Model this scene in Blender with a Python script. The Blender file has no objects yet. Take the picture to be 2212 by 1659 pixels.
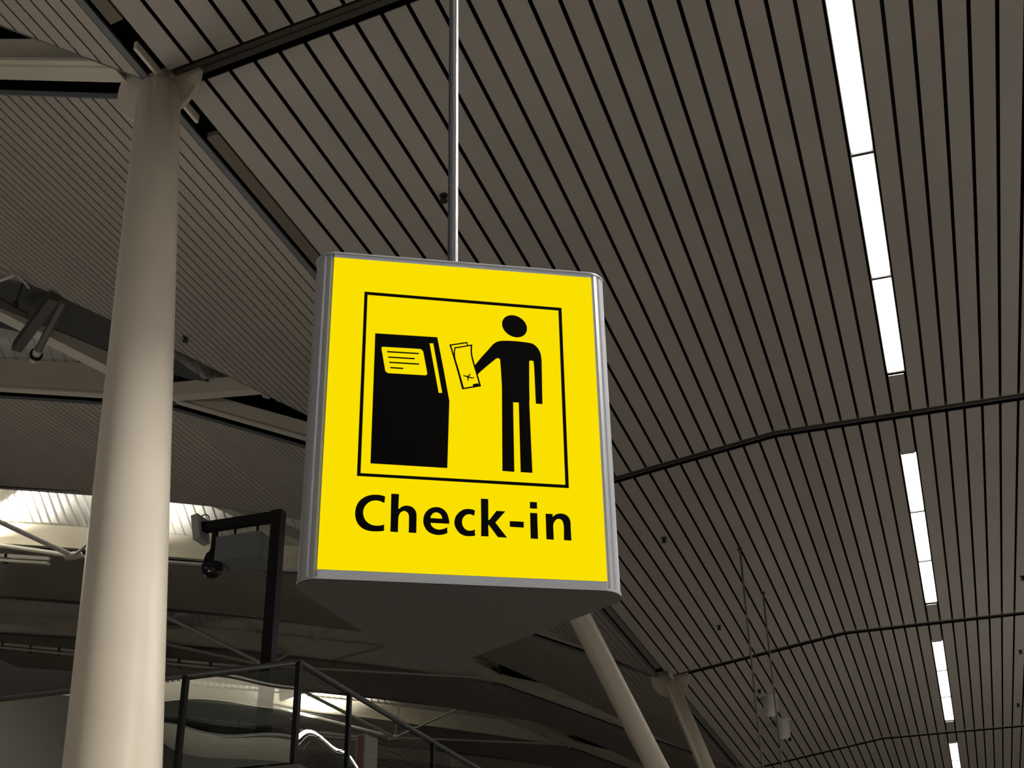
import bpy, bmesh, math, random
from mathutils import Vector, Matrix
from mathutils.geometry import tessellate_polygon

# ------------------------------------------------------------------ camera, world, exposure
scn = bpy.context.scene
COL = scn.collection
EYE = 1.6                                  # eye height above the floor
F = 2850.0                                 # focal length in pixels of the 2212 wide frame
CX, CY = 1106.0, 829.5
RW = Matrix(((0.94934616, 0.1631108, 0.26858282),
             (0.31375357, -0.44487666, -0.83883458),
             (-0.01733676, 0.88061321, -0.47351854)))   # camera axes -> hall axes (x across, y along the slats, z up)
cam_d = bpy.data.cameras.new('camera'); cam = bpy.data.objects.new('camera', cam_d); COL.objects.link(cam)
cam_d.sensor_width = 36.0; cam_d.lens = F / 2212 * 36.0; cam_d.clip_start = 0.05; cam_d.clip_end = 300
M4 = RW.to_4x4(); M4.translation = Vector((0, 0, EYE)); cam.matrix_world = M4
scn.camera = cam
w = bpy.data.worlds.new('world'); scn.world = w; w.use_nodes = True
w.node_tree.nodes['Background'].inputs[0].default_value = (1.0, 0.93, 0.82, 1)
w.node_tree.nodes['Background'].inputs[1].default_value = 0.0
vs = scn.view_settings
vs.view_transform = 'Standard'; vs.look = 'None'; vs.gamma = 1.0; vs.exposure = 0.0; vs.use_curve_mapping = False
LAMP = 19.0                                 # emission of the recessed strip lights
FILL = 1.0                                 # multiplier of the added fill lights

# added fill lights shining up, unseen below and behind the picture: (x, y, height above floor, size, watts)
for (lx, ly, lz, ls, le) in ((7.0, 8.0, .6, 5.0, 15), (-10.0, 6.0, .6, 5.0, 200), (7.0, 34.0, .6, 6.0, 250), (10.0, -12.0, .6, 6.0, 10),
                             (2.6, 3.6, .5, 1.6, 70), (-19.0, 21.0, 5.1, 4.0, 110), (-35.0, -20.0, 2.6, 6.0, 3800)):
    ld = bpy.data.lights.new('fill_light', 'AREA'); ld.shape = 'DISK'; ld.size = ls; ld.energy = le*FILL; ld.color = (1, .95, .89)
    lo = bpy.data.objects.new('fill_light', ld); COL.objects.link(lo); lo.location = (lx, ly, lz); lo.rotation_euler = (math.pi, 0, 0)

def ray(px, py):
    return RW @ Vector((px - CX, -(py - CY), -F))
def atY(px, py, Y):
    r = ray(px, py); return r * (Y / r.y)
def atZ(px, py, Z):
    r = ray(px, py); return r * (Z / r.z)
def atX(px, py, X):
    r = ray(px, py); return r * (X / r.x)
# all geometry below is written with z measured from the eye; MB.build lifts it by EYE

# ------------------------------------------------------------------ materials
def srgb(r, g, b):
    f = lambda c: (c / 255 / 12.92) if c / 255 <= .04045 else ((c / 255 + .055) / 1.055) ** 2.4
    return (f(r), f(g), f(b), 1)
def mat(name, col, rough=.6, metal=0., spec=.5, var=0., island=0., nscale=3., bump=0.):
    m = bpy.data.materials.new(name); m.use_nodes = True
    nt = m.node_tree; b = nt.nodes['Principled BSDF']
    b.inputs['Base Color'].default_value = (*col[:3], 1)
    b.inputs['Roughness'].default_value = rough; b.inputs['Metallic'].default_value = metal
    b.inputs['Specular IOR Level'].default_value = spec
    if var or island or bump:
        tc = nt.nodes.new('ShaderNodeTexCoord')
        nz = nt.nodes.new('ShaderNodeTexNoise'); nz.inputs['Scale'].default_value = nscale; nz.inputs['Detail'].default_value = 4
        nt.links.new(tc.outputs['Object'], nz.inputs['Vector'])
        if var or island:
            mr = nt.nodes.new('ShaderNodeMapRange'); mr.inputs[1].default_value = .3; mr.inputs[2].default_value = .7
            mr.inputs[3].default_value = 1 - var; mr.inputs[4].default_value = 1 + var
            nt.links.new(nz.outputs['Fac'], mr.inputs[0])
            last = mr.outputs[0]
            if island:
                ge = nt.nodes.new('ShaderNodeNewGeometry')
                m2 = nt.nodes.new('ShaderNodeMapRange'); m2.inputs[3].default_value = 1 - island; m2.inputs[4].default_value = 1 + island
                nt.links.new(ge.outputs['Random Per Island'], m2.inputs[0])
                mu = nt.nodes.new('ShaderNodeMath'); mu.operation = 'MULTIPLY'
                nt.links.new(last, mu.inputs[0]); nt.links.new(m2.outputs[0], mu.inputs[1]); last = mu.outputs[0]
            mx = nt.nodes.new('ShaderNodeVectorMath'); mx.operation = 'SCALE'
            mx.inputs[0].default_value = col[:3]
            nt.links.new(last, mx.inputs['Scale']); nt.links.new(mx.outputs[0], b.inputs['Base Color'])
        if bump:
            bp = nt.nodes.new('ShaderNodeBump'); bp.inputs['Strength'].default_value = bump; bp.inputs['Distance'].default_value = .05
            nt.links.new(nz.outputs['Fac'], bp.inputs['Height']); nt.links.new(bp.outputs[0], b.inputs['Normal'])
    return m
def emit(name, col, s):
    m = bpy.data.materials.new(name); m.use_nodes = True; nt = m.node_tree
    nt.nodes.remove(nt.nodes['Principled BSDF'])
    e = nt.nodes.new('ShaderNodeEmission'); e.inputs[0].default_value = (*col[:3], 1); e.inputs[1].default_value = s
    nt.links.new(e.outputs[0], nt.nodes['Material Output'].inputs[0]); return m
def glass(name, refl, tint, wave):
    m = bpy.data.materials.new(name); m.use_nodes = True; nt = m.node_tree
    nt.nodes.remove(nt.nodes['Principled BSDF'])
    t = nt.nodes.new('ShaderNodeBsdfTransparent'); t.inputs[0].default_value = (*tint, 1)
    g = nt.nodes.new('ShaderNodeBsdfGlossy'); g.inputs['Roughness'].default_value = .0; g.inputs['Color'].default_value = (.95, 1, .95, 1)
    mx = nt.nodes.new('ShaderNodeMixShader'); mx.inputs[0].default_value = refl
    tc = nt.nodes.new('ShaderNodeTexCoord'); nz = nt.nodes.new('ShaderNodeTexNoise')
    nz.inputs['Scale'].default_value = .9; nz.inputs['Detail'].default_value = 0
    bp = nt.nodes.new('ShaderNodeBump'); bp.inputs['Strength'].default_value = wave; bp.inputs['Distance'].default_value = .06
    nt.links.new(tc.outputs['Object'], nz.inputs['Vector']); nt.links.new(nz.outputs['Fac'], bp.inputs['Height'])
    nt.links.new(bp.outputs[0], g.inputs['Normal'])
    nt.links.new(t.outputs[0], mx.inputs[1]); nt.links.new(g.outputs[0], mx.inputs[2])
    nt.links.new(mx.outputs[0], nt.nodes['Material Output'].inputs[0]); return m

M = dict(
    slat=mat('slat_paint', (.40, .365, .325), .42, spec=.35, var=.05, island=.05, nscale=.6),
    slatL=mat('slat_paint_warm', (.42, .375, .315), .42, spec=.35, var=.05, island=.04, nscale=.6),
    void=mat('plenum_black', (.004, .004, .003), .9, spec=0),
    channel=mat('channel_brown', (.055, .048, .036), .6),
    gutter=mat('gutter_olive', (.16, .14, .105), .6),
    trimgrey=mat('trim_bluegrey', (.15, .16, .165), .5),
    deck=mat('deck_paint', (.62, .60, .54), .5, var=.04),
    beam=mat('beam_paint', (.60, .55, .44), .45, var=.05, nscale=1.5),
    col=mat('column_paint', (.68, .61, .51), .30, spec=.5, var=.05, nscale=1.2),
    rod=mat('rod_paint', (.55, .52, .46), .5),
    darksteel=mat('dark_steel', (.004, .004, .004), .5, spec=.25),
    railsteel=mat('rail_steel', (.08, .08, .075), .4, metal=.3),
    pipe=mat('pipe_brown', (.06, .055, .04), .5),
    alu=mat('brushed_aluminium', (.52, .54, .58), .36, metal=.35, var=.03),
    alurod=mat('rod_aluminium', (.20, .205, .21), .3, metal=.75),
    plate=mat('sign_underside', (.066, .060, .054), .65, spec=.2),
    ink=mat('sign_ink', (.0025, .0022, .002), .7, spec=.04),
    greybox=mat('box_grey', (.14, .145, .15), .5),
    white=mat('white_plastic', (.75, .72, .72), .4),
    floor=mat('terrazzo', (.42, .39, .35), .3, var=.12, nscale=8),
    wall=mat('wall_paint', (.16, .15, .13), .8),
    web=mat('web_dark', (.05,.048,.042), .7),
    slab=mat('balcony_slab', (.10, .095, .085), .7),
    red=mat('red_stripe', (.30, .03, .02), .5),
    signgrey=mat('sign_grey', (.30, .30, .28), .5),
    brass=mat('sprinkler_dark', (.02, .017, .012), .5),
    yellow=emit('lit_yellow', (.955, .745, .0), 1.0),
    lamp=emit('lamp_white', (1.0, .965, .90), LAMP),
    lampframe=mat('lamp_frame', (.02, .02, .018), .5),
    glassF=glass('glass_front', .58, (.5, .52, .5), .10),
    glassR=glass('glass_side', .16, (.8, .83, .8), .25),
    led=emit('red_led', (1, .12, .05), 1.5),
    lens=emit('uplight_lens', (1, .95, .85), 8.0),
)

# ------------------------------------------------------------------ mesh builder and scene graph helpers
class MB:
    def __init__(s): s.v = []; s.f = []
    def add(s, vs_, fs):
        o = len(s.v); s.v += [Vector(p) for p in vs_]; s.f += [tuple(i + o for i in f) for f in fs]; return s
    def box(s, x0, x1, y0, y1, z0, z1):
        return s.add([(x0,y0,z0),(x1,y0,z0),(x1,y1,z0),(x0,y1,z0),(x0,y0,z1),(x1,y0,z1),(x1,y1,z1),(x0,y1,z1)],
                     [(0,3,2,1),(4,5,6,7),(0,1,5,4),(1,2,6,5),(2,3,7,6),(3,0,4,7)])
    def hexa(s, p):   # eight corners, bottom ring then top ring
        return s.add(p, [(0,3,2,1),(4,5,6,7),(0,1,5,4),(1,2,6,5),(2,3,7,6),(3,0,4,7)])
    def bar(s, a, b, wd, ht, up=(0,0,1)):
        a = Vector(a); b = Vector(b); d = (b - a).normalized(); up = Vector(up)
        x = d.cross(up).normalized(); z = x.cross(d).normalized()
        q = [(-1,-1),(1,-1),(1,1),(-1,1)]
        vs_ = [c + x*(i*wd/2) + z*(j*ht/2) for c in (a, b) for i, j in q]
        return s.add(vs_, [(0,1,2,3),(7,6,5,4),(0,4,5,1),(1,5,6,2),(2,6,7,3),(3,7,4,0)])
    def tube(s, pts, r, n=12, cap=True):
        pts = [Vector(p) for p in pts]; rings = []
        rr = r if isinstance(r, (list, tuple)) else [r]*len(pts)
        for i, p in enumerate(pts):
            d = (pts[min(i+1, len(pts)-1)] - pts[max(i-1, 0)]).normalized()
            ref = Vector((0,0,1)) if abs(d.z) < .9 else Vector((0,1,0))
            x = d.cross(ref).normalized(); y = d.cross(x).normalized()
            rings.append([p + (x*math.cos(2*math.pi*k/n) + y*math.sin(2*math.pi*k/n))*rr[i] for k in range(n)])
        o = len(s.v); s.v += [v for rg in rings for v in rg]
        for i in range(len(pts)-1):
            for k in range(n):
                s.f.append((o+i*n+k, o+i*n+(k+1)%n, o+(i+1)*n+(k+1)%n, o+(i+1)*n+k))
        if cap:
            s.f.append(tuple(o+k for k in range(n))[::-1]); s.f.append(tuple(o+(len(pts)-1)*n+k for k in range(n)))
        return s
    def lathe(s, c, axis, prof, n=24):   # prof: (distance along axis, radius)
        c = Vector(c); d = Vector(axis).normalized()
        return s.tube([c + d*h for h, r in prof], [max(r, 1e-4) for h, r in prof], n)
    def disc(s, c, nrm, r, th, n=40):
        c = Vector(c); d = Vector(nrm).normalized(); return s.tube([c - d*th/2, c + d*th/2], r, n)
    def build(s, name, m, parent=None, smooth=False, inv=None):
        me = bpy.data.meshes.new(name)
        off = Vector((0,0,EYE))
        vv = [v + off for v in s.v]
        if inv is not None: vv = [inv @ v for v in vv]
        me.from_pydata([tuple(v) for v in vv], [], s.f); me.materials.append(m)
        bm = bmesh.new(); bm.from_mesh(me); bmesh.ops.recalc_face_normals(bm, faces=bm.faces); bm.to_mesh(me); bm.free()
        if smooth:
            for p in me.polygons: p.use_smooth = True
            me.set_sharp_from_angle(angle=math.radians(35))
        o = bpy.data.objects.new(name, me); COL.objects.link(o)
        if parent is not None: o.parent = parent
        return o
def tag(o, label, cat, group=None):
    o['label'] = label; o['category'] = cat
    if group: o['group'] = group
    return o
def struct(o): o['kind'] = 'structure'; return o
def thing(name, label, cat, loc, group=None):
    """Empty at a thing's base; children are built in hall coordinates and re-based by inv."""
    o = bpy.data.objects.new(name, None); COL.objects.link(o); o.empty_display_size = .2
    o.location = Vector(loc) + Vector((0,0,EYE)); tag(o, label, cat, group)
    return o, Matrix.Translation(-o.location)
def part(mb, name, m, root, smooth=False):
    o, inv = root; return mb.build(name, m, o, smooth, inv)
def sub(mb, name, m, root, parent, smooth=False):
    o, inv = root; return mb.build(name, m, parent, smooth, inv)

# ------------------------------------------------------------------ the roof: numbers
YC = lambda i: 9.19 + 12.28*i              # truss / column lines
ZF = 10.2                                  # flat ceiling above the eye
XB = -2.01                                 # where the right-hand ceiling starts to fall
XV = -6.64                                 # its left edge
def zr(x): return ZF if x >= XB else ZF + .144*(x - XB)
KX = lambda i: -14.3 - .55*(i - 1)         # kink of the left vault at truss i
def zl(x, kx):
    z = 9.55 + .449*(-max(x, kx) - 6.95)
    if x < kx:
        a = kx
        for b, sl in ((-20, .24), (-26, .215), (-32, .19), (-60, .165)):
            if a > b:
                q = max(x, b); z += sl*(a - q); a = b
            if x >= b: break
    return z
EDGE = [(-6.9, -.10), (-8.4, -.75), (-10.0, -2.1), (-11.8, -3.8), (-13.5, -5.1), (-14.5, -5.6), (-17, -6.0), (-60, -6.2)]
def yedge(x, i):                            # near edge of the skylight opening of truss i
    for (x0, d0), (x1, d1) in zip(EDGE, EDGE[1:]):
        if x >= x1:
            t = (x0 - x)/(x0 - x1); t = min(max(t, 0), 1); return YC(i) + d0 + (d1 - d0)*t
    return YC(i) - 6.2
def ystart(i, x=-7): return YC(i) + (.26 + .163*min(max(-x - 7, 0), 6) if i == 0 else .06)
BAYS = range(-4, 6)

# ------------------------------------------------------------------ right-hand ceiling
gaps = [XB - .2894*k for k in range(16, 0, -1)] + [XB + .2934*k for k in range(0, 100)]
GAP = .045
ROWS = [7, 27, 47]                          # slots that hold the strip lights
slots = list(zip(gaps, gaps[1:]))
base = gaps.index(XB)
for i in BAYS:
    y0, y1 = YC(i) + .15, YC(i+1) - .15
    mb = MB(); bk = MB()
    for k, (a, b) in enumerate(slots):
        x0, x1 = a + GAP/2, b - GAP/2
        z0, z1 = zr(x0), zr(x1)
        runs = [(y0, y1)]
        if k - base in ROWS:                # slat cut out for the lights
            runs = [(y0, YC(i) + 1.68), (YC(i) + 10.74, y1)]
        for (ya, yb) in runs:
            mb.hexa([(x0,ya,z0),(x1,ya,z1),(x1,yb,z1),(x0,yb,z0),(x0+.002,ya,z0+.012),(x1-.002,ya,z1+.012),(x1-.002,yb,z1+.012),(x0+.002,yb,z0+.012)])
    o = mb.build('ceiling', M['slat']); struct(o)
bk = MB()
ya, yb = YC(BAYS[0]), YC(BAYS[-1] + 1)
for (x0, x1) in ((XV - .35, XB), (XB, gaps[-1])):
    bk.hexa([(x0,ya,zr(x0)+.22),(x1,ya,zr(x1)+.22),(x1,yb,zr(x1)+.22),(x0,yb,zr(x0)+.22),(x0,ya,zr(x0)+.25),(x1,ya,zr(x1)+.25),(x1,yb,zr(x1)+.25),(x0,yb,zr(x0)+.25)])
struct(bk.build('ceiling', M['void']))
# cross channels between the bays
n = 1
for i in range(-3, 6):
    c = MB()
    for (x0, x1) in ((XV + .02, XB), (XB, gaps[-1])):
        for (d0, d1, h0, h1) in ((-.085, .085, .035, .10), (-.012, .012, .015, .035)):
            c.hexa([(x0,YC(i)+d0,zr(x0)+h0),(x1,YC(i)+d0,zr(x1)+h0),(x1,YC(i)+d1,zr(x1)+h0),(x0,YC(i)+d1,zr(x0)+h0),
                    (x0,YC(i)+d0,zr(x0)+h1),(x1,YC(i)+d0,zr(x1)+h1),(x1,YC(i)+d1,zr(x1)+h1),(x0,YC(i)+d1,zr(x0)+h1)])
    o = c.build('trim_%d' % n, M['channel']); struct(o); n += 1
# gutter strips in the valley, cut short at each column
for i in BAYS:
    g = MB(); y0, y1 = YC(i) + .95, YC(i+1) - .95
    g.hexa([(-6.79,y0,9.515),(-6.655,y0,9.545),(-6.655,y1,9.545),(-6.79,y1,9.515),(-6.79,y0,9.60),(-6.655,y0,9.60),(-6.655,y1,9.60),(-6.79,y1,9.60)])
    struct(g.build('trim_%d' % n, M['gutter'])); n += 1

# ------------------------------------------------------------------ left-hand vault
xg = [-6.95, -7.155]
st = .218
while xg[-1] > -13.2: xg.append(xg[-1] - st); st -= .0017
while xg[-1] > -42: xg.append(xg[-1] - .19)
for i in BAYS:
    kx = (KX(i) + KX(i+1))/2
    mb = MB(); bk = MB()
    for a, b in zip(xg, xg[1:]):
        g2 = .0135 if a > -13 else .012
        x0, x1 = b + g2, a - g2
        z0, z1 = zl(x0, kx), zl(x1, kx)
        ys = ystart(i, x0); ys1 = ystart(i, x1); e0, e1 = yedge(x0, i+1), yedge(x1, i+1)
        mb.hexa([(x0,ys,z0),(x1,ys1,z1),(x1,e1,z1),(x0,e0,z0),(x0,ys,z0+.012),(x1,ys1,z1+.012),(x1,e1,z1+.012),(x0,e0,z0+.012)])
        bk.add([(b,ys,zl(b,kx)+.10),(a,ys1,zl(a,kx)+.10),(a,yedge(a,i+1),zl(a,kx)+.10),(b,yedge(b,i+1),zl(b,kx)+.10)], [(0,1,2,3)])
    struct(mb.build('ceiling', M['slatL'])); struct(bk.build('ceiling', M['void']))
    t = MB()                                # grey lip along the valley, along the curved edge and along the straight edge
    t.hexa([(-6.95,ystart(i),9.55),(-6.865,ystart(i),9.535),(-6.865,YC(i+1)-.1,9.535),(-6.95,YC(i+1)-.1,9.55),
            (-6.95,ystart(i),9.62),(-6.90,ystart(i),9.62),(-6.90,YC(i+1)-.1,9.62),(-6.95,YC(i+1)-.1,9.62)])
    ex = [-6.95, -7.6, -8.4, -9.2, -10, -10.9, -11.8, -12.6, -13.5, kx, -14.9, -17, -20, -26, -32, -42]
    ex.sort(reverse=True)
    for a, b in zip(ex, ex[1:]):
        for fy, dy in ((lambda x: yedge(x, i+1), .02), (lambda x: ystart(i, x), -.02)):
            pa, pb = fy(a), fy(b); za, zb = zl(a, kx), zl(b, kx)
            t.hexa([(b,pb,zb-.01),(a,pa,za-.01),(a,pa+dy,za-.01),(b,pb+dy,zb-.01),(b,pb,zb+.06),(a,pa,za+.06),(a,pa+dy,za+.06),(b,pb+dy,zb+.06)])
    struct(t.build('trim_%d' % n, M['trimgrey'])); n += 1
    cl = MB()                               # black sheet added on the straight edge, standing in for shade behind the beam
    for a, b in zip(ex, ex[1:]):
        pa, pb = ystart(i, a) + .01, ystart(i, b) + .01
        h_ = 2.6 if i == 0 else .8  # taller at the nearest truss, its black replaces the unlit deck
        cl.add([(b,pb,zl(b,kx)+.05),(a,pa,zl(a,kx)+.05),(a,pa,zl(a,kx)+h_),(b,pb,zl(b,kx)+h_)], [(0,1,2,3)])
    struct(cl.build('ceiling', M['void']))
# sloping corrugated decks over the openings
for i in range(-3, 6):
    d = MB(); x = -7.5; kx = KX(i)
    prof = []
    while x > -42:
        prof += [(x, 0), (x - .12, 0), (x - .15, .06), (x - .31, .06)]; x -= .34
    def dp(x, h, t):
        return (x, YC(i) - .15 - 6.6*t, zl(x, kx) + .86 + 6.2*t + h)
    vs_ = []
    for (x, h) in prof: vs_ += [dp(x, -h, 0), dp(x, -h, 1)]
    d.add(vs_, [(2*k, 2*k+1, 2*k+3, 2*k+2) for k in range(len(prof)-1)])
    struct(d.build('ceiling', M['deck']))
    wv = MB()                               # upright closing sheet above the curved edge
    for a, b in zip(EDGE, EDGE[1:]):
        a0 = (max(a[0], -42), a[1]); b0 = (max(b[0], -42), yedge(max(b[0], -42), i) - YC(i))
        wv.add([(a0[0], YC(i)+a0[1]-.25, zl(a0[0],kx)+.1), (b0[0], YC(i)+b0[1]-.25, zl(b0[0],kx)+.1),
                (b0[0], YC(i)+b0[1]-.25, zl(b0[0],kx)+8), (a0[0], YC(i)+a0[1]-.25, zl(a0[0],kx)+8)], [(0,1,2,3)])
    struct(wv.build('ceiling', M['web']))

# smooth dark lining between the curved edge and the brace of the first opening
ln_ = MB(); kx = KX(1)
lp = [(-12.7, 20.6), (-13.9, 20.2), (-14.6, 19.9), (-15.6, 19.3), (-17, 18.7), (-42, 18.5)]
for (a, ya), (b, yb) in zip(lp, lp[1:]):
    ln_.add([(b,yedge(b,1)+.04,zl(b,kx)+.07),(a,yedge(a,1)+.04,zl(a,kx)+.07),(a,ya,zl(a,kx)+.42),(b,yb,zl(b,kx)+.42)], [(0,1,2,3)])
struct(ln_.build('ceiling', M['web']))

# ------------------------------------------------------------------ roof beams with their braces
ORD = ['above the nearest leaning column at top left', 'behind the thick left column, ending right in a forked bracket',
       'under the bright skylight recess left of the pictogram sign', 'dim one just above the balcony handrail on the left',
       'lit pale one below the pictogram sign, behind the sloping handrail']
for i in range(-3, 6):
    kx = KX(i); y = YC(i)
    xs = [-7.25, -9.5, kx, -20, -26, -32, -42]
    bm_ = MB()
    for a, b in zip(xs, xs[1:]):
        za, zb = zl(a, kx) + .09, zl(b, kx) + .09
        sa, sb = ystart(i, a) - .06, ystart(i, b) - .06
        hh = .34 if (i == 0 or a > kx) else .72; dz = -.08 if i == 0 else 0
        bm_.hexa([(b,sb-.46,zb+dz),(a,sa-.46,za+dz),(a,sa-.22,za+dz),(b,sb-.22,zb+dz),(b,sb-.46,zb+hh),(a,sa-.46,za+hh),(a,sa-.22,za+hh),(b,sb-.22,zb+hh)])
    fl = MB()
    for a, b in zip(xs, xs[1:]):
        za, zb = zl(a, kx) + .05, zl(b, kx) + .05
        sa, sb = ystart(i, a) - .06, ystart(i, b) - .06
        fl.hexa([(b,sb-.53,zb),(a,sa-.53,za),(a,sa-.30,za),(b,sb-.30,zb),(b,sb-.53,zb+.04),(a,sa-.53,za+.04),(a,sa-.30,za+.04),(b,sb-.30,zb+.04)])
    node = Vector((kx, y - .55, zl(kx, kx) + .16))
    pr = Vector((-10.4, yedge(-10.4, i) + .05, zl(-10.4, kx) + .50))
    pl = Vector((kx - 3.0, yedge(kx - 3.0, i) + .05, zl(kx - 3, kx) + .42))
    p2 = Vector((-25.6, yedge(-25.6, i) + .05, zl(-25.6, kx) + .4)); n2 = Vector((-30.6, y - .55, zl(-30.6, kx) + .6))
    if 0 <= i <= 4:
        rt = thing('roof_beam', 'pale painted box roof beam ' + ORD[i], 'roof beam', (kx, y, zl(kx, kx) + .14), 'box beams of the vaulted roof')
        part(bm_, 'beam_body', M['beam'], rt); part(fl, 'bottom_flange', M['beam'], rt)
        part(MB().bar(node, pr, .30, .30), 'brace', M['beam'], rt)
        part(MB().bar(node, pl, .30, .32), 'brace', M['beam'], rt)
        part(MB().bar(n2, p2, .30, .42), 'brace', M['beam'], rt)
        part(MB().bar(node + Vector((0,.1,-.2)), node + Vector((0,.1,.4)), .34, .30, (0,1,0)), 'node_block', M['pipe'], rt)
        for k in range(5):
            pass
    else:
        struct(bm_.build('trim_%d' % n, M['beam'])); n += 1

# ------------------------------------------------------------------ leaning columns
CT = [(-6.80, 9.18, 9.40, .226), (-6.64, 21.47, 9.40, .203), (-6.60, 33.75, 9.38, .19), (-6.6, 46.03, 9.38, .19)]
CL = ['thick pale beige round leaning column on the left, nearest to the camera',
      'pale beige leaning column emerging from below the pictogram sign, slanting to the right',
      'pale beige leaning column right of the slanting one, with round plates at its head',
      'far pale leaning column at the bottom edge, third from the sign']
for i, (x, y, z, r) in enumerate(CT):
    s = 1 if i % 2 == 0 else -1
    dr = Vector((-.328, .4044*s, .8538)).normalized()
    T = Vector((x, y, z)); foot = T - dr*((z + EYE)/dr.z)
    rt = thing('leaning_column', CL[i], 'column', foot, 'leaning round roof columns')
    L = (T - foot).length
    sh = MB().tube([foot] + [foot + dr*L*k/6 for k in range(1, 6)] + [T - dr*.12, T - dr*.05, T - dr*.015, T],
                   [r]*7 + [r*.97, r*.86, r*.6], 48)
    part(sh, 'shaft', M['col'], rt, True)
    part(MB().disc(T + Vector((-.02, .02, .14)), (0,1,0), .50, .05), 'gusset_plate', M['col'], rt, True)
    part(MB().bar(T + Vector((.09, -.62, .10)), T + Vector((.09, .62, .10)), .035, .10), 'head_strap', M['col'], rt)
    part(MB().tube([foot, foot + Vector((0,0,.04))], r*2.2, 32), 'base_plate', M['railsteel'], rt, True)

# ------------------------------------------------------------------ strip lights
def lamp_label(r, g, k):
    pos = ['nearest', 'middle', 'farthest'][k]
    grp = {0: 'long run at the top right', 1: 'second run down the right side', 2: 'third run down, lower right', 3: 'last run at the bottom right'}.get(g)
    if r == 0 and grp: return '%s white recessed strip light of the %s of the ceiling' % (pos, grp)
    return 'white recessed strip light in a row outside the picture'
for r, k0 in enumerate(ROWS):
    a, b = slots[base + k0]
    x0, x1 = a + .026, b - .012
    for g in range(-4, 6):
        if r == 2 and g > 3: continue
        for k in range(3):
            y0 = YC(g) + 1.72 + k*3.015; y1 = y0 + 2.955
            if r == 0 and not (0 <= g <= 3): gl = 'strip lights outside the picture'
            else: gl = 'recessed strip lights' if r == 0 else 'strip lights outside the picture'
            rt = thing('strip_light', lamp_label(r, g, k), 'ceiling light', ((x0+x1)/2, y0, ZF - .005), gl)
            d = MB(); zz = ZF + .06
            m_ = .03; pts = []
            for (cx_, cy_, s_) in ((x1-m_, y1-m_, 0), (x0+m_, y1-m_, 1), (x0+m_, y0+m_, 2), (x1-m_, y0+m_, 3)):
                for q in range(5):
                    an = math.pi/2*(s_ + q/4); pts.append((cx_ + m_*math.cos(an), cy_ + m_*math.sin(an)))
            nn = len(pts)
            d.add([(p[0], p[1], zz) for p in pts] + [(p[0], p[1], zz + .03) for p in pts],
                  [tuple(range(nn)), tuple(range(nn, 2*nn))[::-1]] + [(q, (q+1) % nn, nn + (q+1) % nn, nn + q) for q in range(nn)])
            part(d, 'diffuser', M['lamp'], rt)
            part(MB().box(x0 - .012, x1 + .012, y0 - .030, y1 + .030, ZF + .092, ZF + .14).box(x0 - .01, x1 + .01, y0 - .030, y0 - .002, ZF + .035, ZF + .092).box(x0 - .01, x1 + .01, y1 + .002, y1 + .030, ZF + .035, ZF + .092), 'housing', M['lampframe'], rt)

# ------------------------------------------------------------------ the hanging pictogram sign
SC = Vector((-1.3359, 3.6413, 1.9676)); YAW = .49003; SH = 1.12687
ux = Vector((math.cos(YAW), math.sin(YAW), 0)); un = Vector((-math.sin(YAW), math.cos(YAW), 0)); uz = Vector((0,0,1))
RI, RC = .322, .070                          # inradius, corner radius of the triangular body
ctr = SC + un*(RI - .028)                    # axis of the prism
zt, zb = SC.z + SH/2 + .022, SC.z - SH/2 - .034
def tri(off=0., grooves=False, rc=RC):
    pts = []
    for k in range(3):
        a0 = math.radians(-30 + 120*k)      # corner directions in (ux, un)
        c = Vector((math.cos(a0), math.sin(a0)))*2*(RI - RC)
        m_ = 24
        for q in range(m_ + 1):
            t = a0 - math.pi/3 + 2*math.pi/3*q/m_
            r_ = rc + off
            if grooves and q in (17, 21, 3, 7): r_ -= .005
            pts.append((c.x + r_*math.cos(t), c.y + r_*math.sin(t)))
    return pts
def prism(pts, z0, z1, mb, cap=True, inner=None):
    nn = len(pts); P = lambda p, z: Vector((ctr.x, ctr.y, 0)) + ux*p[0] + un*p[1] + uz*z
    o = [P(p, z0) for p in pts] + [P(p, z1) for p in pts]
    f = [(q, (q+1) % nn, nn + (q+1) % nn, nn + q) for q in range(nn)]
    if inner is None:
        f += [tuple(range(nn))[::-1], tuple(range(nn, 2*nn))]; mb.add(o, f)
    else:
        o += [P(p, z0) for p in inner] + [P(p, z1) for p in inner]
        f += [(2*nn + q, 3*nn + q, 3*nn + (q+1) % nn, 2*nn + (q+1) % nn) for q in range(nn)]
        f += [(q, 2*nn + q, 2*nn + (q+1) % nn, (q+1) % nn) for q in range(nn)]
        f += [(nn + q, nn + (q+1) % nn, 3*nn + (q+1) % nn, 3*nn + q) for q in range(nn)]
        mb.add(o, f)
    return mb
sign = thing('hanging_sign', 'yellow lit three-sided Check-in sign hanging on a grey pole in the middle', 'sign', ctr*1 + uz*(zb - ctr.z))
mb = prism(tri(0, True), zb + .012, zt - .006, MB(), inner=tri(-.012))
part(mb, 'corner_profile', M['alu'], sign, True)
part(prism(tri(.003), zb + .003, zb + .012, MB(), inner=tri(-.006)), 'bottom_rail', M['alu'], sign, True)
part(prism(tri(.003), zt - .006, zt, MB(), inner=tri(-.03)), 'top_rail', M['alu'], sign, True)
part(prism(tri(.002), zb, zb + .003, MB()), 'bottom_plate', M['plate'], sign)
part(prism(tri(-.013), zt - .03, zt - .012, MB()), 'top_plate', M['plate'], sign)
pole_top = zr(ctr.x) + .1
pl_ = MB(); prof = []
for q in range(32):
    rr = .0195 - (.003 if q % 4 == 0 else 0); prof.append((rr*math.cos(2*math.pi*q/32), rr*math.sin(2*math.pi*q/32)))
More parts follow.
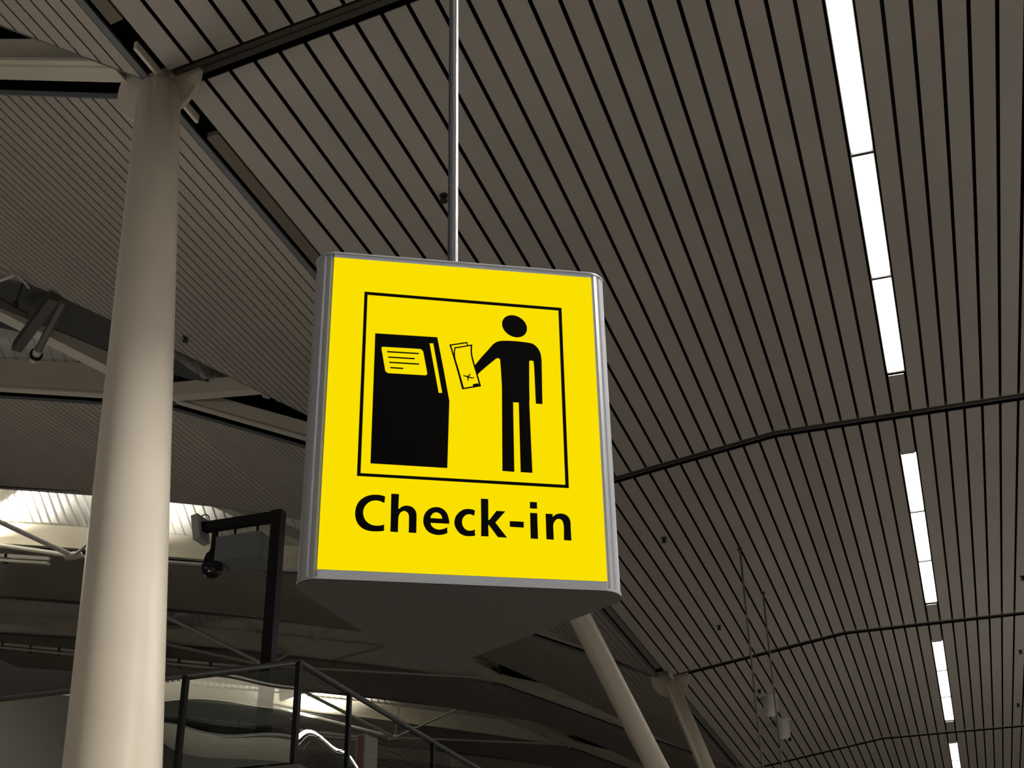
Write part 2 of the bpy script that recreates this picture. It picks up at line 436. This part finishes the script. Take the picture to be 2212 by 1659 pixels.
o_ = [Vector((ctr.x + a, ctr.y + b, z)) for z in (zt - .02, pole_top) for a, b in prof]
pl_.add(o_, [(q, (q+1) % 32, 32 + (q+1) % 32, 32 + q) for q in range(32)] + [tuple(range(32))[::-1], tuple(range(32, 64))])
part(pl_, 'hanging_pole', M['alurod'], sign, True)
panels = []
for k in range(3):
    a0 = math.radians(-90 + 120*k); nn_ = ux*math.cos(a0) + un*math.sin(a0); tt = ux*(-math.sin(a0)) + un*math.cos(a0)
    c = Vector((ctr.x, ctr.y, SC.z)) + nn_*(RI + .0005); p_ = MB()
    q = [c + tt*sx*.45 + uz*sz*SH/2 - nn_*d for d in (0, .01) for sx, sz in ((-1,-1),(1,-1),(1,1),(-1,1))]
    p_.hexa(q); panels.append(part(p_, 'face_panel', M['yellow'], sign))
fn = -un
def face(px, py):                            # a mark on the front face, where the line of sight meets it
    r = ray(px, py); p0 = Vector((ctr.x, ctr.y, SC.z)) + fn*(RI + .0005)
    return r*(p0.dot(un)/r.dot(un))
def decal(name, loops_list):
    mb_ = MB()
    for loops in loops_list:
        L3 = [[face(*p) + fn*.0015 for p in lp] for lp in loops]
        L2 = [[Vector((p.dot(ux), p.z, 0)) for p in lp] for lp in L3]
        flat = [p for lp in L3 for p in lp]
        mb_.add(flat, [t for t in tessellate_polygon(L2)])
        oo = 0
        for lp in L3:
            m_ = len(lp)
            mb_.add(lp + [p - fn*.0012 for p in lp], [(q, (q+1) % m_, m_ + (q+1) % m_, m_ + q) for q in range(m_)])
    return sub(mb_, name, M['ink'], sign, panels[0])
def cr(x0, y0, s, pts): return [(x0 + a/s, y0 + b/s) for a, b in pts]
# border of the pictogram
decal('pictogram_border', [[[(787.3,630.3),(1212.8,665.5),(1228.7,1054.7),(770.9,1028.2)], [(794,637),(1206.1,671.1),(1221.1,1047.7),(778.9,1022.3)]]])
# kiosk
kb = [(810.5,720.3),(944.5,728.9),(958,797),(970.6,866.5),(970.5,871),(966.2,1011.3),(800.1,1001.1)]
scr = cr(780, 620, 6.383, [(280,845),(285,830),(300,825),(815,855),(842,868),(858,900),(912,1190),(906,1212),(885,1220),(375,1190),(345,1175),(332,1150)])
slot = cr(780, 620, 6.383, [(943,778),(995,778),(1118,1462),(1070,1462)])
def ln(p, q, t):
    (a, b), (c, d) = p, q; L = math.hypot(c-a, d-b); nx, ny = -(d-b)/L*t/2, (c-a)/L*t/2
    return [(a+nx, b+ny), (c+nx, d+ny), (c-nx, d-ny), (a-nx, b-ny)]
lines = [[cr(780, 620, 6.383, ln(p, q, 17))] for p, q in (((358,893),(797,920)), ((372,968),(739,990)), ((387,1040),(801,1065)), ((401,1112),(581,1125)))]
decal('pictogram_kiosk', [[kb, scr, slot]] + lines)
# person
hd = [(564 + 212*math.cos(t) - 25*math.sin(t), 277 + 22*math.cos(t) - 187*math.sin(t)) for t in [2*math.pi*k/48 for k in range(48)]]
body = [(1025.3,789.9)] + cr(1040, 670, 7.9, [(0,803),(100,695),(185,597),(215,570),(250,548),(300,532),(350,526),(450,525),(600,533),(760,552),(850,568),(885,583),(920,607),(960,650),(985,690),(1005,735),(1018,790),(1026,860),(1030,1080),(1040,1605),(927,1597),(900,1000),(890,890),(885,872),(868,864),(832,862),(818,868),(814,885),(815,1300),(820,1500)]) \
    + cr(760, 860, 4.608, [(1766,40),(1797,745),(1680,738),(1661,45),(1605,42),(1617,735),(1498,725),(1494,0)]) \
    + cr(1040, 670, 7.9, [(348,1300),(330,1000),(317,845),(308,830),(290,822),(262,822),(250,828),(100,950),(0,1036)]) + [(1032,808.7)]
decal('pictogram_person', [[cr(1040, 670, 7.9, hd)], [body]])
# tickets
T_ = lambda pts: cr(960, 730, 13.82, pts)
def stroke(pts, t):
    return [[T_(ln(p, q, t))] for p, q in zip(pts, pts[1:])]
def ribbon(pts, t):
    tt_ = t if isinstance(t, list) else [t]*len(pts); l, r_ = [], []
    for k, p in enumerate(pts):
        a = pts[max(k-1, 0)]; b = pts[min(k+1, len(pts)-1)]; L = math.hypot(b[0]-a[0], b[1]-a[1])
        nx, ny = -(b[1]-a[1])/L*tt_[k]/2, (b[0]-a[0])/L*tt_[k]/2
        l.append((p[0]+nx, p[1]+ny)); r_.append((p[0]-nx, p[1]-ny))
    return [[T_(l + r_[::-1])]]
tk = ribbon([(165,205),(175,215),(275,540),(420,1020),(545,1510),(555,1525)], [40,42,45,55,50,44]) + stroke([(150,222),(672,142)], 34) + stroke([(660,135),(700,235)], 34) \
    + stroke([(295,303),(830,218)], 34) + ribbon([(312,300),(298,420),(298,540),(318,660),(360,790),(440,1060),(560,1490)], 38) \
    + ribbon([(812,215),(800,330),(803,440),(822,570),(866,740),(940,985),(1065,1425)], 44) + stroke([(540,1518),(1088,1428)], 40) \
    + [[T_([(842,1388),(1008,1357),(1045,1430),(858,1462)])]] \
    + ribbon([(562,1125),(690,1160),(770,1185),(830,1203),(860,1198),(878,1170)], [24,34,34,26,24,22]) + ribbon([(695,1165),(735,1120),(778,1075)], [44,32,24]) + ribbon([(690,1165),(703,1215),(708,1290)], [44,34,24])
decal('pictogram_ticket', tk)
C = lambda pts: cr(750, 1050, 13.825, pts)
E_ = lambda pts: cr(890, 1060, 13.825, pts)
K = lambda pts: cr(1020, 1060, 13.825, pts)
N = lambda pts: cr(1120, 1070, 15.08, pts)
letters = [
 [C([(1135,320),(1060,290),(960,268),(850,262),(740,265),(620,290),(520,330),(420,395),(340,475),(290,560),(255,660),(237,770),(235,870),(250,970),(285,1070),(340,1160),(420,1240),(520,1300),(640,1340),(760,1355),(900,1357),(1010,1350),(1105,1335),(1098,1240),(1105,1150),(1050,1170),(960,1185),(850,1188),(760,1170),(680,1140),(600,1085),(540,1020),(500,940),(478,850),(475,780),(490,690),(520,620),(570,555),(640,490),(720,450),(800,432),(880,432),(960,445),(1040,475),(1110,510)])],
 [C([(1315,232),(1548,245),(1535,500),(1528,682),(1560,675),(1620,625),(1700,595),(1780,587),(1870,600),(1940,630),(2000,680),(2045,750),(2070,840),(2070,1000),(2062,1405),(1835,1390),(1842,1150),(1845,920),(1832,850),(1800,790),(1750,755),(1700,742),(1640,758),(1590,795),(1550,860),(1530,940),(1522,1100),(1515,1378),(1288,1362),(1300,900),(1305,640)])],
 [E_([(1115,990),(1110,900),(1085,790),(1050,690),(990,605),(910,540),(810,500),(700,492),(600,508),(510,552),(430,620),(375,700),(345,790),(333,890),(340,980),(370,1070),(420,1160),(500,1240),(600,1290),(720,1322),(820,1325),(940,1310),(1058,1265),(1050,1180),(1058,1095),(960,1140),(860,1165),(780,1165),(690,1140),(620,1095),(570,1030),(548,962)]),
  E_([(550,820),(895,842),(900,800),(870,730),(820,680),(760,652),(710,648),(650,665),(600,705),(565,760)])],
 [E_([(1880,595),(1800,562),(1700,548),(1600,552),(1520,572),(1440,620),(1360,690),(1305,770),(1275,850),(1262,940),(1270,1020),(1300,1110),(1350,1190),(1420,1270),(1510,1325),(1600,1355),(1700,1362),(1800,1358),(1888,1345),(1875,1250),(1880,1165),(1800,1192),(1720,1200),(1650,1190),(1590,1155),(1530,1085),(1500,1010),(1492,930),(1505,850),(1545,780),(1600,730),(1670,705),(1740,705),(1800,725),(1855,755)])],
 [K([(258,242),(478,252),(482,875),(512,875),(725,605),(985,622),(690,955),(1040,1405),(765,1388),(500,1030),(478,1025),(488,1370),(265,1360),(268,940)])],
 [K([(1118,912),(1538,932),(1540,1105),(1125,1080)])],
 [N([(370,218),(598,228),(605,440),(372,428)])],
 [N([(375,575),(608,585),(635,1425),(395,1410)])],
 [N([(880,605),(1110,610),(1108,712),(1150,672),(1220,625),(1300,600),(1380,597),(1470,610),(1560,650),(1630,715),(1675,800),(1695,900),(1700,1050),(1722,1478),(1480,1462),(1478,1100),(1470,980),(1450,880),(1410,810),(1360,775),(1300,765),(1240,785),(1180,840),(1145,910),(1130,990),(1138,1200),(1150,1450),(908,1432),(895,1000)])],
]
decal('lettering', letters)

# ------------------------------------------------------------------ balcony, balustrade and what stands on it
FY, FX, ZR, ZS = 13.35, -6.9, 4.40, 3.22     # front line, side line, rail height, floor height (from the eye)
struct(MB().box(-42, FX + .12, FY - .12, 62, ZS - .45, ZS).build('floor', M['slab']))
bal = thing('balustrade', 'dark steel and glass balustrade turning a corner along the balcony at lower left', 'balustrade', (FX, FY, ZS))
part(MB().tube([(-24, FY, ZR), (FX, FY, ZR)], .036, 16), 'handrail', M['railsteel'], bal, True)
part(MB().tube([(FX, FY - .02, ZR), (FX, 36, ZR)], .036, 16), 'handrail', M['railsteel'], bal, True)
fposts = [FX, -8.37, -11.3, -14.2, -17.1]; sposts = [14.73, 17.55, 20.4, 23.2, 26.0]
for x in fposts: part(MB().box(x - .028, x + .028, FY - .04, FY + .04, ZS, ZR - .01), 'post', M['darksteel'], bal)
for y in sposts: part(MB().box(FX - .025, FX + .025, y - .03, y + .03, ZS, ZR - .01), 'post', M['darksteel'], bal)
for a, b in zip(fposts, fposts[1:]):
    part(MB().add([(b + .035, FY, ZS + .05), (a - .035, FY, ZS + .05), (a - .035, FY, ZR - .06), (b + .035, FY, ZR - .06)], [(0,1,2,3)]), 'glass_pane', M['glassF'], bal)
for a, b in zip([FY] + sposts, sposts):
    part(MB().add([(FX, a + .035, ZS + .05), (FX, b - .035, ZS + .05), (FX, b - .035, ZR - .06), (FX, a + .035, ZR - .06)], [(0,1,2,3)]), 'glass_pane', M['glassR'], bal)

PY = 13.95
cp = thing('gallows_post', 'black square gallows-shaped post standing on the balcony behind the handrail', 'post', (-7.63, PY, ZS))
part(MB().box(-7.70, -7.56, PY - .07, PY + .07, ZS + .02, 6.61), 'upright', M['darksteel'], cp)
part(MB().box(-8.72, -7.70, PY - .06, PY + .06, 6.48, 6.60), 'arm', M['darksteel'], cp)
part(MB().box(-7.78, -7.48, PY - .15, PY + .15, ZS, ZS + .02), 'base_plate', M['darksteel'], cp)
dc = thing('dome_camera', 'black dome camera hanging from the left end of the gallows post arm', 'camera', (-8.53, PY, 6.48))
part(MB().tube([(-8.53, PY, 6.48), (-8.53, PY, 6.18)], .042, 16), 'drop_pipe', M['darksteel'], dc, True)
part(MB().lathe((-8.53, PY, 6.20), (0,0,-1), [(0,.055),(.03,.06),(.05,.09),(.13,.115),(.20,.125),(.21,.14),(.25,.14)], 24), 'housing', M['darksteel'], dc, True)
part(MB().lathe((-8.53, PY, 5.955), (0,0,-1), [(0,.128),(.04,.122),(.08,.10),(.11,.065),(.125,.02)], 24), 'dome', mat('dome_smoke', (.01,.01,.01), .08), dc, True)
db = thing('display_box', 'dark grey rectangular display box hung by two rods under the gallows post arm', 'display', (-8.13, PY, 6.0))
part(MB().box(-8.45, -7.82, PY - .10, PY + .42, 6.02, 6.34), 'case', M['greybox'], db)
part(MB().box(-8.43, -7.84, PY - .108, PY - .098, 6.035, 6.325), 'screen', mat('screen_grey', (.11,.115,.12), .35), db)
for x in (-8.24, -7.92): part(MB().tube([(x, PY, 6.50), (x, PY, 6.34)], .017, 10), 'hanger_rod', M['darksteel'], db)
an = thing('antenna_panel', 'small grey tilted panel antenna on the tip of the gallows post arm', 'antenna', (-8.8, PY, 6.5))
part(MB().bar((-8.79, PY, 6.69), (-8.72, PY, 6.35), .26, .10, (1,0,0)), 'panel', M['signgrey'], an)
part(MB().bar((-8.75, PY, 6.54), (-8.66, PY, 6.54), .12, .12), 'bracket', M['darksteel'], an)
cab = [(-8.70 + .075*math.cos(t), PY - .02, 6.63 + .085*math.sin(t)) for t in [math.pi*k/10 for k in range(-1, 12)]]
part(MB().tube(cab, .008, 8), 'cable_loop', M['darksteel'], an, True)

sg_ = thing('pylon_sign', 'grey pylon sign with a dark red stripe standing on the balcony behind the glass', 'sign', (-8.22, 18.2, ZS))
part(MB().box(-8.30, -8.15, 18.0, 18.46, ZS, 4.73), 'body', M['signgrey'], sg_)
part(MB().box(-8.262, -8.178, 17.993, 18.002, ZS + .1, 4.70), 'stripe', M['red'], sg_)

# ------------------------------------------------------------------ tension rods and light rails under the vault
NL = {2: 'under the bright recess', 3: 'above the handrail corner', 4: 'behind the sloping handrail'}
UPL = {2: [((-30.6, .3, 15.6), 2500), ((-22.2, .35, 14.62), 42)], 4: [((-29.0, .2, 15.45), 260)]}  # weak second lamp of the bright recess is added, hidden, to spread its light
for i in range(2, 5):
    o_ = Vector((0, YC(i) - YC(2), 0)); kx = KX(i)
    Nn = Vector((-23.75, YC(i) - 2.65, 14.30))
    rt = thing('tie_rod_set', 'pale tension rods meeting at a small casting %s' % NL[i], 'tension rods', Nn, 'tension rods under the vault')
    part(MB().lathe(Nn - Vector((.3,0,0)), (1,0,0), [(0,.05),(.05,.11),(.3,.14),(.55,.11),(.6,.05)], 12), 'casting', M['rod'], rt, True)
    ends = [Vector((-32.2, YC(i) - .4, zl(-32.2, kx) + .3)), Vector((-27.2, yedge(-27.2, i) + .05, zl(-27.2, kx) + .05)),
            Vector((-19.3, yedge(-19.3, i) + .05, zl(-19.3, kx) + .05)), Vector((kx, YC(i) - .35, zl(kx, kx) + .2)), Nn + Vector((.35, 0, 2.2))]
    for e, rr in list(zip(ends, (.07, .075, .045, .045, .03)))[:4 if i == 2 else 5]:
        part(MB().tube([Nn, e], rr, 10), 'rod', M['rod'], rt, True)
    lr = thing('light_rail', 'slim pale rail with small fittings running left from the rods %s' % NL[i], 'rail', (-30, Nn.y, 14.5), 'rails under the vault')
    a, b = Vector((-42, Nn.y, 14.35 + .19*17.5)), Vector((-24.6, Nn.y, 14.33))
    part(MB().bar(a, b, .10, .10), 'rail_body', M['rod'], lr); part(MB().bar(a - uz*.16, b - uz*.16, .16, .08), 'cable_tray', M['rod'], lr)
    for k in range(8):
        p = a.lerp(b, .35 + .08*k); part(MB().box(p.x - .05, p.x + .05, p.y - .05, p.y + .05, p.z - .25, p.z + .08), 'clip', M['pipe'], lr)
    for c, en in UPL.get(i, ()):
        c = Vector(c); c.y += Nn.y
        up = thing('uplight', 'bright uplight lighting the skylight recess ' + ('low behind the sloping handrail' if i == 4 else 'at the left picture edge' if c.x < -25 else 'as added fill, hidden behind the thick left column'), 'lamp', c)
        part(MB().lathe(c, (0,0,1), [(0,.05),(.05,.12),(.22,.15)], 16), 'can', M['pipe'], up, True)
        part(MB().lathe(c + uz*.22, (0,0,1), [(0,.14),(.01,.14)], 16), 'lens', M['lens'], up)
        ld = bpy.data.lights.new('uplight_beam', 'SPOT'); ld.energy = en*12; ld.spot_size = math.radians(168); ld.spot_blend = .6; ld.shadow_soft_size = .12; ld.color = (1, .97, .9)
        lo = bpy.data.objects.new('uplight_beam', ld); COL.objects.link(lo); lo.parent = up[0]
        lo.location = (0, 0, .3); lo.rotation_euler = (math.pi, 0, 0)

# fittings in the first opening, left of the thick column
dt = tag(MB().bar(atY(118, 640, 16.2), atY(37, 750, 17.5), .18, .18).build('square_duct', M['pipe']), 'dark square duct slanting across the skylight opening at far left', 'duct')
pp = thing('drain_pipe', 'grey round pipe with a coupling slanting beside the dark square duct', 'pipe', atY(137, 650, 16.4))
part(MB().tube([atY(137, 650, 16.4), atY(82, 758, 17.7)], .070, 14), 'pipe_run', M['gutter'], pp, True)
part(MB().tube([atY(84, 754, 17.66), atY(72, 778, 17.95)], .085, 14), 'coupling', M['rod'], pp, True)
part(MB().tube([atY(79, 764, 17.78), atY(77, 768, 17.83)], .12, 14), 'collar', M['darksteel'], pp, True)
hc = thing('hanging_clamp', 'thin dark cable with a clamp hanging at the far left skylight edge', 'cable', atY(52, 607, 16.2))
part(MB().tube([atY(52, 605, 15.75), atY(34, 655, 15.85)], .012, 8), 'cable', M['darksteel'], hc)
part(MB().tube([atY(35, 652, 15.85), atY(32, 664, 15.9)], .05, 10), 'clamp', M['darksteel'], hc)
part(MB().bar(atY(40, 596, 15.7), atY(62, 622, 15.75), .05, .03), 'bracket', M['rod'], hc)
part(MB().bar(atY(32, 594, 15.7), atY(-4, 608, 15.7), .05, .03), 'bracket', M['rod'], hc)
tag(MB().tube([atY(-30, 632, 15.95), atY(58, 682, 16.3)], .05, 10).build('conduit', M['pipe']), 'brown conduit pipe running below the clamp at far left', 'pipe')

# ------------------------------------------------------------------ things on the right-hand ceiling
SPK = [((958, 422), 'tiny dark sprinkler head on the ceiling just left of the sign pole'), ((1434, 1162), 'dark sprinkler head on the ceiling close right of the yellow sign'),
       ((1553, 1352), 'dark sprinkler head on the ceiling above the balcony columns, left of the cables'), ((1640, 1490), 'dark sprinkler head beside the upper white speaker'),
       ((1706, 1594), 'dark sprinkler head beside the lower white speaker'), ((2209, 1245), 'sprinkler head at the right edge, uppermost of three'),
       ((2204, 1405), 'sprinkler head at the right edge, middle of three'), ((2199, 1520), 'sprinkler head at the right edge, lowest of three')]
def on_ceiling(px, py):
    r = ray(px, py); t = ZF/r.z
    for _ in range(20): p = r*t; t = zr(p.x)/r.z
    return r*t
for (p, lb) in SPK:
    c = on_ceiling(*p); c.z = zr(c.x)
    rt = thing('sprinkler_head', lb, 'sprinkler', c, 'ceiling sprinklers')
    part(MB().lathe(c, (0,0,-1), [(-.06,.03),(0,.06),(.012,.055),(.015,.03),(.055,.035)], 12), 'body', M['brass'], rt, True)
    part(MB().lathe(c - uz*.055, (0,0,-1), [(0,.03),(.03,.055),(.04,.05)], 10), 'deflector', M['brass'], rt, True)
c = on_ceiling(400, 727); kx = (KX(0)+KX(1))/2
r = ray(401, 728)
t = 18.0
for _ in range(40): t = zl((r*(t/r.y)).x, kx)*r.y/r.z
c = r*(t/r.y)
rt = thing('sprinkler_head', 'dark sprinkler head on the left vault just right of the thick column', 'sprinkler', c, 'ceiling sprinklers')
part(MB().lathe(c, (0,0,-1), [(-.06,.03),(0,.06),(.012,.055),(.015,.03),(.055,.035)], 12), 'body', M['brass'], rt, True)
part(MB().lathe(c - uz*.055, (0,0,-1), [(0,.03),(.03,.055),(.04,.05)], 10), 'deflector', M['brass'], rt, True)
for (p, lb) in (((1598, 1185), 'left of two thin suspension cables dropping from the slatted ceiling'), ((1648, 1280), 'right of two thin suspension cables dropping from the slatted ceiling')):
    c = on_ceiling(*p); k_ = thing('suspension_cable', lb, 'cable', c, 'suspension cables')
    part(MB().tube([c + uz*.1, Vector((c.x, c.y, 1.0))], .022, 8), 'wire', M['gutter'], k_, True)
    part(MB().lathe(c, (0,0,-1), [(-.05,.05),(.04,.05)], 10), 'anchor', M['channel'], k_, True)
for (p, lb) in (((1662, 1505), 'upper of two small white speakers on the slatted ceiling at lower right'), ((1690, 1556), 'lower of two small white speakers on the slatted ceiling at lower right')):
    c = on_ceiling(*p); k_ = thing('ceiling_speaker', lb, 'speaker', c, 'white ceiling speakers')
    part(MB().lathe(c, (0,0,-1), [(-.05,.19),(.02,.20),(.40,.20),(.50,.17),(.55,.10),(.56,.01)], 24), 'housing', M['white'], k_, True)
    part(MB().lathe(c, (0,0,-1), [(-.06,.22),(.012,.22)], 24), 'flange', M['white'], k_, True)
c = atY(1127, 1552, 55.5)
rt = thing('beacon', 'tiny red light on a short dark arm low in the middle distance', 'light', c)
part(MB().lathe(c, (0,0,1), [(0,.04),(.05,.07),(.1,.04)], 10), 'lamp', M['led'], rt, True)
part(MB().tube([c + uz*.1, atY(1140, 1525, 55.5)], .06, 8), 'arm', M['darksteel'], rt, True)

# ------------------------------------------------------------------ the rest of the hall shell
struct(MB().box(-43, 26, -42, 84, -EYE - .2, -EYE).build('floor', M['floor']))
struct(MB().box(26, 26.3, -42, 84, -EYE, 13).build('wall_right', M['wall']))
struct(MB().box(-43.3, -43, -42, 84, -EYE, 30).build('wall_left', M['wall']))
struct(MB().box(-43.3, 26.3, -42.3, -42, -EYE, 30).build('wall_front', M['wall']))
struct(MB().box(-43.3, 26.3, 84, 84.3, -EYE, 30).build('wall_back', M['wall']))

# added fill spotlight with a made-up housing, unseen, brightening the nearest column
sp_ = thing('fill_spot', 'added fill spotlight brightening the nearest column, unseen outside the picture to the right', 'spotlight', (6.6, 5.6, ZF))
aim = (Vector((-3.6, 5.3, .6)) - Vector((6.6, 5.6, ZF - .15))).normalized()
part(MB().tube([Vector((6.6, 5.6, ZF + .02)), Vector((6.6, 5.6, ZF - .12))], .03, 12).lathe(Vector((6.6, 5.6, ZF - .15)) - aim*.12, aim, [(0,.05),(.02,.09),(.24,.10)], 20), 'housing', M['railsteel'], sp_, True)
ld = bpy.data.lights.new('fill_spot_beam', 'SPOT'); ld.energy = 4300; ld.spot_size = math.radians(42); ld.spot_blend = .9; ld.shadow_soft_size = .1; ld.color = (1, .96, .89)
lo = bpy.data.objects.new('fill_spot_beam', ld); COL.objects.link(lo); lo.parent = sp_[0]
lo.location = Vector((0, 0, -.15)) + aim*.14; lo.rotation_euler = aim.to_track_quat('-Z', 'Y').to_euler()
